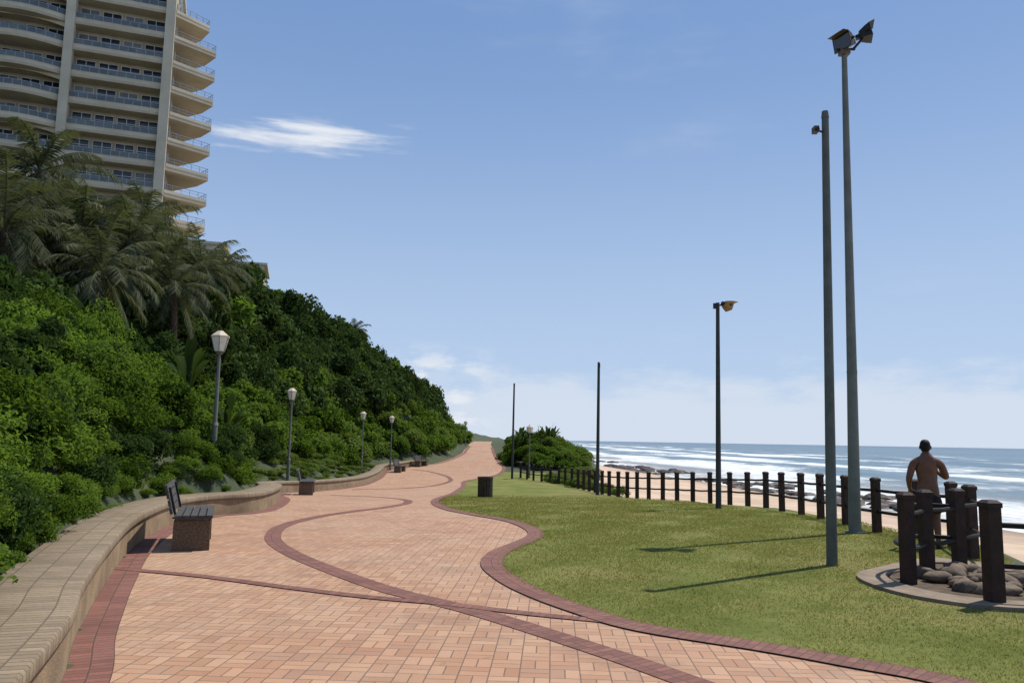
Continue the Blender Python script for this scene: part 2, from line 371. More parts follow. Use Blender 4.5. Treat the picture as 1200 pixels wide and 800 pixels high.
# ------------------------------------------------------------------ sea
Ds=np.concatenate([np.arange(-6,260,1.2),260*1.07**np.arange(1,62)]); Ysea=np.concatenate([[-600,-300,-150,-80],np.arange(-40,420,3.),420*1.08**np.arange(1,49)])
DD,SY=np.meshgrid(Ds,Ysea)
xsea=DD+shore(SY)
amp=np.clip(DD/30,0,1)*np.exp(-np.maximum(DD-120,0)/250)
zs=-4+amp*(.55*np.maximum(np.sin(DD/7+.8*np.sin(SY/40)+SY/90),-.2)**3*(.6+.4*np.sin(SY/31+DD/50))+.12*np.sin(DD/5+SY/17))
link(bpy.data.objects.new('sea',npmesh('sea',np.stack([xsea,SY,zs],-1).reshape(-1,3),gridfaces(len(Ysea),len(Ds)),M['sea'],True,uv=np.stack([DD,SY],-1).reshape(-1,2))))

# ------------------------------------------------------------------ rocks
def rock(mb,c,s,m,seed):
    r=np.random.default_rng(seed); import bmesh
    bm=bmesh.new(); bmesh.ops.create_icosphere(bm,subdivisions=2,radius=1); vs=[]
    d=r.normal(0,1,(4,3)); 
    for v in bm.verts:
        p=np.array(v.co); k=1+.22*np.sin(p@d[0]*2.1+1)+.15*np.sin(p@d[1]*3.7)+.05*r.normal()
        p=p*k*np.array(s); vs.append((c[0]+p[0],c[1]+p[1],c[2]+p[2]))
    fs=[[v.index for v in f.verts] for f in bm.faces]; bm.free(); mb.add(vs,fs,m)
mb=MB(); cl=[(78,2),(88,5),(97,0),(108,4),(118,2)]
for i in range(110):
    cy,cx=random.choice(cl); y=cy+random.gauss(0,3.2); x=shore(y)+cx+random.gauss(0,2.4)
    s=random.uniform(.2,.9); rock(mb,(x,y,-4+.05*s),(s*1.4,s*1.5,s*random.uniform(.35,.65)),M['darkrock'],i)
for i in range(60):
    y=random.choice((150,175,215,260))+random.gauss(0,7); x=shore(y)+random.uniform(-3,8); s=random.uniform(.4,1.3)
    rock(mb,(x,y,-4+.05*s),(s*1.3,s*2,s*.45),M['darkrock'],900+i)
mb.obj('reef_rocks',smooth=False)

# ------------------------------------------------------------------ planter wall
def wall():
    p=wallc; t=np.gradient(p,axis=0); t/=np.linalg.norm(t,axis=1)[:,None]; nn=np.stack([-t[:,1],t[:,0]],1)
    s=np.concatenate([[0],np.cumsum(np.linalg.norm(np.diff(p,axis=0),axis=1))])
    face=[(0,-.15),(0,.34)]; cope=[(-.03,.34),(-.035,.36),(-.035,.43),(-.02,.445),(.62,.452),(.64,.44),(.64,.2)]
    par=empty('planter_wall')
    for nm,prof,m in (('wall_face',face,M['concrete']),('coping',cope,M['coping'])):
        V=[];U=[]; acc=0; prev=None
        for o,z in prof:
            if prev: acc+=math.hypot(o-prev[0],z-prev[1])
            prev=(o,z); q=p+nn*o; V.append(np.stack([q[:,0],q[:,1],G(p[:,1])+z],1)); U.append(np.stack([s,np.full(len(s),acc)],1))
        if nm=='coping': V=[V[0]*1]+V; U=[U[0]]+U; q=p+nn*.01; V[0]=np.stack([q[:,0],q[:,1],G(p[:,1])+.34],1)
        k=len(V); V=np.stack(V,1).reshape(-1,3);U=np.stack(U,1).reshape(-1,2)
        link(bpy.data.objects.new(nm,npmesh(nm,V,gridfaces(len(p),k),m,uv=U)),par)
wall()

# ------------------------------------------------------------------ timber fence
def fence(name,pts,w=.135):
    mb=MB()
    for i,(x,y) in enumerate(pts):
        z=float(G(y)); a=0.12
        R=Matrix.Rotation(a+.06*math.sin(i*5),3,'Z')@Matrix.Rotation(.012*math.sin(i*3.3),3,'X')
        mb.box((x,y,z+.47),(w,w,1.1),M['timber'],R)
        mb.box((x,y,z+1.045),(w+.02,w+.02,.05),M['timber'],R); mb.box((x,y,z+1.085),(w+.02,w+.02,.03),M['timber'],R,top=.6)
    for (a,b) in zip(pts,pts[1:]):
        for h in (.84,.42):
            ca=Vector((a[0],a[1],float(G(a[1]))+h)); cb=Vector((b[0],b[1],float(G(b[1]))+h)); mid=(ca+cb)/2-Vector((0,0,.015))
            mb.cyl(ca,mid,.03,.03,M['rail'],8,False); mb.cyl(mid,cb,.03,.03,M['rail'],8,False)
    return mb.obj(name)
row=[(6.93,12.17),(7.6,13.9),(7.62,15.2),(7.39,16.3),(7.52,18.08),(7.6,19.76),(7.76,21.5),(7.85,23.3),(8.0,25.2),(7.9,26.8),(7.72,28.3),(7.3,29.4),(6.81,30.0),(6.41,30.9),(6.02,31.7),(5.62,32.6),(5.31,33.6),(5.05,34.6),(4.80,35.6),(4.52,36.6),(4.35,37.9),(4.2,39.6),(4.08,41.3),(3.95,43),(3.8,44.8),(3.62,46.9),(3.35,48.6),(3.06,50.1),(2.6,51.5),(2.1,52.9),(1.61,54.4),(1.2,55.6),(.77,56.7)]
fence('timber_fence',row)
fence('timber_fence',[(4.79,9.78),(5.35,10.42),(6.03,10.9)])
fence('timber_fence',[(5.13,8.64),(6.9,8.25),(8.6,8.1)],.15)
mb=MB()
for h in (.86,.44):
    q=catmull([(4.79,9.78,h),(5.0,10.5,h),(5.6,11.1,h),(6.03,10.9,h)],8)
    for a_,b_ in zip(q,q[1:]): mb.cyl(a_,b_,.028,.028,M['rail'],8,False)
    q=catmull([(6.03,10.9,h),(6.6,11.4,h),(6.93,12.17,h)],8)
    for a_,b_ in zip(q,q[1:]): mb.cyl(a_,b_,.028,.028,M['rail'],8,False)
mb.obj('curved_handrail')
par=empty('stair_landing')
outer=ring
inner=[(5.65+(x-5.65)*.72,10.0+(y-10.0)*.76) for x,y in outer]
mb=MB(); n=len(outer)
vs=[(x,y,.05) for x,y in outer]+[(x,y,.05) for x,y in inner]+[(x,y,-.1) for x,y in outer]+[(x,y,-.3) for x,y in inner]
fs=[]
for i in range(n):
    j=(i+1)%n; fs+=[(i,j,n+j,n+i),(2*n+i,2*n+j,j,i),(n+i,n+j,3*n+j,3*n+i)]
mb.add(vs,fs,M['slab']); mb.obj('concrete_ring',par)
mb=MB(); mb.add([(x,y,.024) for x,y in inner],[tuple(range(n))],M['soil']); mb.obj('soil_bed',par)
mb=MB()
for i in range(60):
    a_=random.uniform(0,6.28); r=math.sqrt(random.random())
    x=6.0+.9*r*math.cos(a_); y=9.75+1.0*r*math.sin(a_); s=random.uniform(.05,.14)
    rock(mb,(x,y,.03+s*.35),(s*1.3,s,s*.7),M['rock'],300+i)
mb.obj('landing_rocks',par,smooth=True)

# ------------------------------------------------------------------ poles
def flood(mb,c,yaw,pitch,s=1.,housing='floodhousing',front='glass'):
    R=Matrix.Rotation(yaw,3,'Z')@Matrix.Rotation(pitch,3,'Y')
    V=lambda a,b,c_: Vector(c)+R@Vector((a*s,b*s,c_*s))
    vs=[]
    for z,wx,wy in ((-.16,.09,.12),(-.02,.14,.20),(.10,.17,.25)):
        vs+=[V(-wx,-wy,z),V(wx,-wy,z),V(wx,wy,z),V(-wx,wy,z)]
    fs=[(3,2,1,0)]
    for k in (0,4): fs+=[(k+i,k+(i+1)%4,k+4+(i+1)%4,k+4+i) for i in range(4)]
    mb.add(vs,fs,M[housing])
    mb.add([V(-.155,-.235,.095),V(.155,-.235,.095),V(.155,.235,.095),V(-.155,.235,.095)],[(0,1,2,3)],M[front])
    vs=[V(-.17,-.25,.10),V(-.17,.25,.10),V(-.19,.25,.24),V(-.19,-.25,.24)]; mb.add(vs,[(0,1,2,3)],M[housing])
    mb.cyl(V(0,-.27,0),V(0,-.2,0),.03*s,.03*s,M['black'],8); mb.cyl(V(0,.27,0),V(0,.2,0),.03*s,.03*s,M['black'],8)
    mb.box(V(0,0,-.2),(.10*s,.12*s,.10*s),M['black'],R)
    return V
par=empty('floodlight_mast',(6.83,16.03,float(G(16.03))))
mb=MB(); mb.cyl((0,0,-.1),(.05,0,3.2),.12,.097,M['polegrey'],20,False); mb.cyl((.05,0,3.2),(.12,0,10.0),.097,.055,M['polegrey'],20,False); mb.cyl((.05,0,3.17),(.0505,0,3.23),.102,.10,M['polegrey'],20)
mb.cyl((0,0,0),(0,0,.05),.18,.18,M['polegrey'],16); mb.obj('pole',par,True)
mb=MB(); mb.cyl((.12,0,9.95),(.12,0,10.12),.04,.04,M['black'],10); mb.cyl((-.05,0,10.05),(.35,0,10.08),.03,.03,M['black'],8)
mb.cyl((.3,0,10.06),(.52,0,10.32),.028,.028,M['black'],8); mb.box((.12,0,10.0),(.2,.16,.12),M['floodhousing'])
flood(mb,(.12,-.05,10.2),math.radians(200),math.radians(100),.95); flood(mb,(.60,0,10.42),math.radians(-20),math.radians(75),.85,'black'); mb.obj('flood_lamps',par)
par=empty('camera_pole',(4.45,11.22,0))
mb=MB(); mb.cyl((0,0,-.1),(.1,0,6.42),.076,.05,M['pole'],20,False); mb.cyl((.1,0,6.42),(.1,0,6.52),.056,.045,M['pole'],16); mb.obj('pole',par,True)
mb=MB(); mb.cyl((.07,0,6.2),(-.04,-.02,6.22),.015,.015,M['black'],8); mb.box((-.06,-.03,6.22),(.07,.12,.09),M['floodhousing']); mb.cyl((-.06,-.09,6.21),(-.06,-.12,6.20),.028,.03,M['black'],10)
mb.obj('security_camera',par)
g=float(G(23.67)); par=empty('floodlight_pole',(6.12,23.67,g))
mb=MB(); mb.cyl((0,0,-.1),(.06,0,6.1),.085,.055,M['blackpole'],14); mb.obj('pole',par,True)
mb=MB(); mb.cyl((-.05,0,6.0),(.3,0,6.05),.025,.025,M['black'],8); mb.box((0.0,0,6.0),(.14,.1,.16),M['black']); flood(mb,(.36,-.02,6.02),math.radians(10),math.radians(110),.85,'floodorange'); mb.obj('flood_lamp',par)
for (x,y,zt) in ((3.98,36.55,5.2),(.17,55.8,5.5)):
    g=float(G(y)); par=empty('slim_light_pole',(x,y,g))
    mb=MB(); mb.cyl((0,0,-.1),(.04,0,zt-g),.085,.06,M['blackpole'],12); mb.obj('pole',par,True)
    mb=MB(); mb.cyl((.04,0,zt-g),(.04,0,zt-g+.06),.075,.03,M['black'],12); mb.box((.04,-.1,zt-g-.12),(.1,.12,.14),M['black']); mb.obj('top_fitting',par)

def lamp(x,y,zt,zb):
    par=empty('street_lamp',(x,y,zb)); H=zt-zb
    mb=MB(); mb.cyl((0,0,-.6),(0,0,.9),.075,.07,M['polegrey'],12); mb.cyl((0,0,.9),(0,0,.98),.085,.06,M['polegrey'],12); mb.cyl((0,0,.98),(0,0,H-.66),.05,.04,M['polegrey'],12)
    mb.cyl((0,0,H-.66),(0,0,H-.58),.07,.13,M['polegrey'],8); mb.obj('pole',par,True)
    mb=MB(); mb.cyl((0,0,H-.58),(0,0,H-.22),.13,.23,M['lantern'],6); mb.obj('lantern',par)
    mb=MB()
    for i in range(6):
        t=2*math.pi*i/6; d=Vector((0,0,1)).orthogonal().normalized(); e=Vector((0,0,1)).cross(d); u=d*math.cos(t)+e*math.sin(t)
        mb.cyl(u*.133+Vector((0,0,H-.58)),u*.235+Vector((0,0,H-.22)),.009,.009,M['polegrey'],6)
    mb.cyl((0,0,H-.22),(0,0,H-.19),.245,.245,M['creamlight'],6); mb.cyl((0,0,H-.19),(0,0,H-.06),.235,.07,M['creamlight'],6); mb.cyl((0,0,H-.06),(0,0,H),.035,.015,M['black'],8)
    mb.obj('lantern_frame',par)
for x,y,zt in ((-7.38,20,4.3),(-9.75,35.5,3.8),(-9.95,54,3.39),(-9.2,62,3.35),(1.37,56.8,2.72),(-5.6,100,3.9)):
    zb=float(T(x,y)); lamp(x,y,zt,zb)

# ------------------------------------------------------------------ benches & bin
def bench(x,y,rz=0,L=1.7):
    z=float(G(y)); par=empty('park_bench',(x,y,z),rz)
    mb=MB()
    for yy in (.16,L-.16):
        mb.box((0,yy,.21),(.50,.32,.42),M['aggregate'],top=.97); mb.box((0,yy,.435),(.44,.26,.03),M['slab'])
    mb.obj('pedestals',par)
    mb=MB()
    for i in range(5): mb.box((-.19+i*.105,L/2,.475),(.085,L+.1,.045),M['slat'])
    mb.obj('seat_slats',par)
    mb=MB(); R=Matrix.Rotation(math.radians(-14),3,'Y')
    for i in range(4):
        zz=.56+i*.105; mb.box((-.27-(zz-.5)*.25,L/2,zz),(.035,L+.1,.085),M['slat'],R)
    for yy in (.16,L-.16): mb.box((-.275,yy,.66),(.03,.05,.46),M['black'],R); 
    for yy in (.16,L-.16): mb.box((-.1,yy,.45),(.34,.05,.02),M['black'])
    mb.obj('backrest',par)
bench(-4.5,11.55,.34); bench(-7.4,29.4,.2); bench(-8.3,59.5,-.1); bench(-7.6,66,-.3)
def bin_(x,y):
    par=empty('litter_bin',(x,y,float(G(y)))); mb=MB(); r=.27
    for i in range(16):
        t=2*math.pi*i/16; R=Matrix.Rotation(t,3,'Z'); mb.box((r*math.cos(t),r*math.sin(t),.38),(.03,.095,.70),M['bin'],R)
    mb.obj('slats',par); mb=MB(); mb.cyl((0,0,.04),(0,0,.68),.24,.24,M['black'],16); mb.obj('liner',par)
    mb=MB(); n=20
    for z0,z1,ro,ri in ((.70,.78,.30,.17),):
        vs=[]
        for rr,zz in ((ro,z0),(ro,z1),(ri,z1),(ri,z0)):
            vs+=[(rr*math.cos(6.2832*i/n),rr*math.sin(6.2832*i/n),zz) for i in range(n)]
        mb.add(vs,[(k*n+i,k*n+(i+1)%n,((k+1)%4)*n+(i+1)%n,((k+1)%4)*n+i) for k in range(4) for i in range(n)],M['bin'])
    mb.obj('rim',par)
bin_(-.92,30.8)

# ------------------------------------------------------------------ apartment tower
def tower():
    ang=math.radians(19.9); par=empty('apartment_tower',(-38.7,85,0),ang)
    F0=4.0; H=3.0; NF=17; C=M['cream']; CL=M['creamlight']
    mb=MB(); mw=MB(); mr=MB(); mg=MB()
    ztop=F0+NF*H
    mb.box((-14,12,ztop/2),(28,20,ztop),C)
    mb.box((-14,12,ztop+.2),(28.6,20.6,.5),CL)
    mb.box((-13,13,ztop+1.7),(18,12,3),CL)
    for x,w in ((-.5,1.0),(-10.4,.9),(-19.6,.9)): mb.box((x,.55,ztop/2),(w,1.3,ztop+.3),CL)
    R=random.Random(3)
    for k in range(NF+1):
        z=F0+k*H
        for x0,x1,bow in ((-9.95,-1.0,0),(-19.15,-10.85,1.1),(-28,-20.05,1.1)):
            n=10; path=[]
            for i in range(n+1):
                t=i/n; path.append((x0+(x1-x0)*t, .35-bow*math.sin(math.pi*t)))
            mb.prism([(x1,2.0),(x0,2.0)]+[(a_,b_-.06) for a_,b_ in path],z-.28,z,C)
            mb.strip(path,.14,z+.0,z+.38,CL); mb.strip(path,.2,z+.38,z+.43,CL)
            mg.strip(path,.02,z+.47,z+.98,M['railglass']); mr.strip(path,.06,z+1.0,z+1.05,M['steel'])
            for i in range(0,n+1,1): mr.box((path[i][0],path[i][1],z+.72),(.05,.05,.58),M['steel'])
            if k<NF:
                nwin=4; wz=(x1-x0)/nwin
                for i in range(nwin):
                    cx=x0+wz*(i+.5); m_=M['curtain'] if R.random()<.3 else M['glass']; ww=wz-.35
                    mw.box((cx,1.97,z+1.22),(ww,.08,2.25),m_)
                    for dx in (-ww/2,0,ww/2): mw.box((cx+dx,1.92,z+1.22),(.07,.10,2.3),M['whiteframe'])
                    for dz in (.08,1.75,2.36): mw.box((cx,1.915,z+dz),(ww+.07,.11,.07),M['whiteframe'])
                    if R.random()<.25: mw.box((cx+R.uniform(-.4,.4),1.2,z+.45),(.6,.5,.9),M['curtain'])
                if bow and R.random()<.8:
                    vs=[];n2=10
                    for i in range(n2+1):
                        t=i/n2; xx=x0+(x1-x0)*t; vs.append((xx,.45,z+H-.28)); vs.append((xx,.45,z+H-.28-.55*abs(2*t-1)**2.2-.05))
                    mb.add(vs,[(2*i,2*i+2,2*i+3,2*i+1) for i in range(n2)],CL)
        if k<=NF-2:
            sc=1.0 if k<NF-2 else .8
            tip=(4.45*sc,2.75); poly=[(-.02,.25),tip,(3.2*sc,5.4),(0,9.0),(-.02,9.0)]
            mb.prism(poly,z-.42,z,C)
            path=[(.05,.33),(tip[0]-.08,tip[1]),(3.2*sc-.08,5.35),(.05,8.9)]
            mb.strip(path,.14,z,z+.34,CL); mr.strip(path,.05,z+.96,z+1.01,M['steel']); mr.strip(path,.03,z+.66,z+.69,M['steel'])
            for i in range(3):
                for t in (0,.2,.4,.6,.8): mr.box((path[i][0]+(path[i+1][0]-path[i][0])*t,path[i][1]+(path[i+1][1]-path[i][1])*t,z+.65),(.05,.05,.66),M['steel'])
        if k<NF:
            for yy in (3.4,6.0,8.2):
                mw.box((.02,yy,z+1.2),(.08,1.9,2.2),M['glass'])
                for dy in (-.95,0,.95): mw.box((.06,yy+dy,z+1.2),(.1,.07,2.25),M['whiteframe'])
    mb.obj('walls_and_slabs',par); mw.obj('windows',par); mr.obj('railings',par); mg.obj('railing_glass',par)
tower()
def lowrise():
    par=empty('low_rise_building',(-31.2,84,0),math.radians(15)); mb=MB(); mw=MB()
    mb.box((-2.5,4,10.9),(5,8,21.8),M['creamlight']); mb.box((-2.5,4,21.95),(5.5,8.5,.3),M['creamlight']); mb.box((2.1,4.2,10.0),(4.2,7.6,20.0),M['creamlight']); mb.box((2.2,4.2,20.13),(4.7,8.1,.26),M['creamlight'])
    for k in range(4):
        for x,zt in ((-3.7,20.6),(-1.4,20.6),(1.1,18.9),(3.0,18.9)):
            z=zt-3*k; yy=-.03 if x<0 else .37
            mw.box((x,yy,z-.4),(1.4,.1,1.5),M['glass']); mw.box((x,yy-.04,z-.4),(.07,.1,1.5),M['whiteframe']); mw.box((x,yy-.04,z+.37),(1.5,.1,.08),M['whiteframe'])
    mb.obj('walls',par); mw.obj('windows',par)
lowrise()

# ------------------------------------------------------------------ vegetation
def leafclump(name,n,L,W,m,lobes=9,flat=.8,seed=1,spread=.62):
    r=np.random.default_rng(seed)
    c=r.normal(0,1,(lobes,3)); c/=np.linalg.norm(c,axis=1)[:,None]; c*=r.uniform(.2,spread,(lobes,1)); c[:,2]=np.abs(c[:,2])*flat
    rad=r.uniform(.18,.44,lobes)
    k=r.integers(0,lobes,n); d=r.normal(0,1,(n,3)); d/=np.linalg.norm(d,axis=1)[:,None]; d[:,2]=np.where(d[:,2]<-.3,-d[:,2],d[:,2])
    P=c[k]+d*(rad[k]*r.uniform(.55,1.3,n)**.7)[:,None]
    nrm=d*.6+r.normal(0,.6,(n,3))+np.array([0,0,.35]); nrm/=np.linalg.norm(nrm,axis=1)[:,None]
    ax=np.cross(nrm,r.normal(0,1,(n,3))); ax/=np.linalg.norm(ax,axis=1)[:,None]; bx=np.cross(nrm,ax)
    l=(L*r.uniform(.55,1.35,n))[:,None]; w=(W*r.uniform(.7,1.2,n))[:,None]
    V=np.stack([P-ax*l*.5,P+bx*w*.5+nrm*w*.15,P+ax*l*.5-nrm*l*.12,P-bx*w*.5+nrm*w*.15],1).reshape(-1,3)
    return npmesh(name,V,np.arange(len(V)).reshape(-1,4),m)
fineC=[leafclump('bush_clump',4800,.085,.05,M['leaf'],13,.9,s,.75) for s in (1,2,3)]+[leafclump('creeper_clump',4800,.078,.056,M['leafb'],15,.6,s,.8) for s in (5,6)]
deepC=[leafclump('dark_shrub_clump',3800,.12,.045,M['leafdeep'],10,1.1,s,.75) for s in (8,9)]
medC=[leafclump('shrub_clump',2800,.14,.085,M['leaf'],13,.9,s,.75) for s in (11,12,13)]+[leafclump('shrub_clump',2600,.13,.085,M['scrub'],12,.8,14,.75)]
canC=[leafclump('canopy_clump',2600,.15,.085,M['leafdark'],16,.95,s,.85) for s in (21,22,23,24)]
lightC=[leafclump('scrub_clump',2200,.14,.065,M['scrub'],12,.4,s,.85) for s in (31,32)]
def strelitzia(seed):
    r=random.Random(seed); V=[];F=[]
    for i in range(17):
        a=r.uniform(0,6.28); lean=r.uniform(.12,.75); stem=r.uniform(.6,1.3); L=r.uniform(.55,.95); W=r.uniform(.09,.15)
        d=Vector((math.cos(a),math.sin(a),0)); side=Vector((-math.sin(a),math.cos(a),0))
        p=Vector((0,0,0)); ang=math.pi/2-lean*.5; pts=[]
        N=9
        for k in range(N):
            pts.append(p.copy()); step=(stem/3 if k<3 else L/(N-4)); p=p+(d*math.cos(ang)+Vector((0,0,1))*math.sin(ang))*step; ang-=lean*.24
        b=len(V)
        for k,q in enumerate(pts):
            w=.014 if k<3 else W*math.sin(math.pi*min(1,(k-2.4)/(N-3.4)))**.6+.004
            V+= [q-side*w+Vector((0,0,w*.35)),q.copy(),q+side*w+Vector((0,0,w*.35))]
        for k in range(N-1): F+=[(b+3*k,b+3*k+1,b+3*k+4,b+3*k+3),(b+3*k+1,b+3*k+2,b+3*k+5,b+3*k+4)]
    return npmesh('broadleaf_clump',np.array([tuple(v) for v in V]),F,M['bananaleaf'],False)
banC=[strelitzia(s) for s in (1,2,3)]
def inst(par,me,p,s,rz=None,tilt=.15,sz=None):
    o=bpy.data.objects.new(me.name,me); o.location=p; o.scale=(s,s,(sz or s)); o.rotation_euler=(random.uniform(-tilt,tilt),random.uniform(-tilt,tilt),random.uniform(0,6.28) if rz is None else rz)
    COL.objects.link(o); o.parent=par; return o
veg=empty('hillside_bushes')
def scatter(n,yr_,sr,meshes,smin,smax,par,sink=.25,mind=.5,zs=1.0,lift=0):
    pts=[];tries=0
    while len(pts)<n and tries<n*30:
        tries+=1
        y=random.uniform(*yr_); s=sr[0]+(sr[1]-sr[0])*random.random(); x=float(xl(y))-.75-s
        if x<-.66*y-3.5: continue
        if any((x-a)**2+(y-b)**2<mind*mind for a,b in pts): continue
        pts.append((x,y)); sc=random.uniform(smin,smax)*min(1,.45+s*.35) 
        z=float(T(x,y)); inst(par,random.choice(meshes),(x,y,z-sink*sc*.4+random.random()*lift),sc,sz=sc*zs*random.uniform(.8,1.3))
scatter(230,(3,24),(.15,8),fineC+deepC[:1],.65,1.25,veg,mind=.64)
scatter(70,(4,20),(.0,1.2),fineC[3:],.4,.7,veg,mind=.4,zs=.8)
scatter(26,(8,26),(1.8,7),fineC[:2]+deepC*2,1.0,1.5,veg,mind=1.2,zs=1.25)
scatter(210,(24,50),(2.2,12),medC+deepC[:1],.9,1.6,veg,mind=1.0)
scatter(170,(50,98),(1.2,8),medC,1.2,2.1,veg,mind=1.2)
scatter(45,(98,140),(.3,9),medC,1.2,2.4,veg,mind=1.3)
scatter(240,(21,62),(.05,3.4),lightC,.55,1.0,veg,mind=.5,zs=.5)
can=empty('hillside_tree_canopy')
scatter(90,(16,45),(7,22),canC+medC[:1],1.2,2.3,can,mind=1.4,zs=1.15,lift=.6)
scatter(60,(30,48),(7.5,15),canC,1.2,2.0,can,mind=1.3,zs=1.2,lift=2.2)
scatter(200,(42,100),(5,19),canC*2+medC[:1],1.6,3.3,can,mind=1.8,zs=1.2,lift=1.2)
scatter(45,(100,135),(5,18),canC,1.5,2.6,can,mind=1.7)
ban=empty('strelitzia_plants')
for x,y,s in ((-8.3,20.6,.9),(-8.0,22.5,.7),(-10.5,24,.8),(-17.5,40,1.6),(-19.5,46,1.7),(-17,44,1.4),(-20.5,52,1.8),(-18.5,50,1.6),(-22,58,1.6),(-21,63,1.4)):
    inst(ban,random.choice(banC),(x,y,float(T(x,y))+.8*s),s)
isl=empty('dune_bushes')
for i in range(110):
    a_=random.uniform(0,6.28); r=math.sqrt(random.random()); x=3.2+3.6*r*math.cos(a_); y=74+9*r*math.sin(a_); s=random.uniform(.7,1.2)
    if x<xr(y)+.6: continue
    inst(isl,random.choice(medC),(x,y,float(G(y))+1.9*(1-r*r)*(.7 if x>3.5 else 1)),s*1.1)
for i in range(60):
    y=random.uniform(83,130); x=random.uniform(0,5); inst(isl,random.choice(medC),(x,y,float(G(y))+.2),random.uniform(.8,1.3))
for i in range(7): inst(isl,random.choice(banC),(random.uniform(0.6,4.2),70+random.uniform(-2,4),1.0+random.uniform(0,.4)),random.uniform(.7,1.0))
for i in range(45):
    y=random.uniform(44,64); x=float(ex(y))+random.uniform(-.2,1.8); inst(isl,random.choice(lightC),(x,y,float(T(x,y))),random.uniform(.5,1.0))
def frondmesh(seed,L=3.0,n=30):
    r=random.Random(seed); V=[];F=[]
    for i in range(n):
        a=i*2.399+r.uniform(-.25,.25); el=math.radians(82-135*(i/n)**.9+r.uniform(-10,10)); LL=L*r.uniform(.75,1.05)
        d=Vector((math.cos(a),math.sin(a),0)); side=Vector((-math.sin(a),math.cos(a),0)); N=22
        p=Vector((0,0,0)); ang=el; pts=[];tan=[]
        for k in range(N):
            t=d*math.cos(ang)+Vector((0,0,1))*math.sin(ang); pts.append(p.copy()); tan.append(t); p=p+t*(LL/N); ang-=(.03+.055*(k/N))*(1.1 if el>-.3 else .45)
        b=len(V)
        for k,q in enumerate(pts):
            w=.03*(1-k/N)+.005; V+=[q-side*w,q+side*w]
        F+=[(b+2*k,b+2*k+1,b+2*k+3,b+2*k+2) for k in range(N-1)]
        for k in range(3,N):
            t=tan[k]; ll=.66*math.sin(math.pi*(k-1)/(N+1))**.55*r.uniform(.75,1.1)
            for sg in (-1,1):
                for jj in (0,.5):
                    q=pts[k]+t*(LL/N*jj); dd=(side*sg*.7+t*.65-Vector((0,0,1))*r.uniform(.1,.8)).normalized(); w=t*.028
                    b=len(V); V+=[q-w,q+w,q+dd*ll*.55+w*.9-Vector((0,0,.02)),q+dd*ll-Vector((0,0,.15*ll)),q+dd*ll*.55-w*.9-Vector((0,0,.02))]
                    F+=[(b,b+1,b+2,b+4),(b+2,b+3,b+4)]
    me=bpy.data.meshes.new('palm_crown'); me.from_pydata([tuple(v) for v in V],[],F); me.materials.append(M['palmleaf']); me.update(); return me
palmC=[frondmesh(s) for s in (1,2,3)]
def palm(x,y,zc,s):
    zb=float(T(x,y)); par=empty('palm_tree',(x,y,zb)); h=max(zc-zb,1.5)
    mb=MB(); n=10; lx_=random.uniform(-.6,.6)
    for k in range(n):
        t0,t1=k/n,(k+1)/n; f=lambda t:(lx_*t*t,.2*t,h*t-.2)
        mb.cyl(f(t0),f(t1),.20-.07*t0,.225-.07*t1,M['trunk'],10)
    mb.obj('trunk',par,True)
    o=bpy.data.objects.new('crown',random.choice(palmC)); o.location=(lx_,.2,h-.2); o.scale=(s,s,s); o.rotation_euler=(0,0,random.uniform(0,6)); COL.objects.link(o); o.parent=par
for q in ((-23.5,38,14.6,1.3),(-26,40,11.6,1.3),(-19.8,36,11.0,1.2),(-17.4,36,10.6,1.2),(-19.8,42,12.8,1.2),(-18.9,50,12.2,.85),(-19.3,30,9.6,1.15),(-22.5,33,10.8,1.3),(-15.4,36,8.6,.9),(-17.2,42,10.6,1.0),(-16.9,31,8.2,1.0),(-21.5,35,8.6,1.1),(-24.5,36,9.5,1.2),(-17.6,86,13.2,.75)): palm(*q)

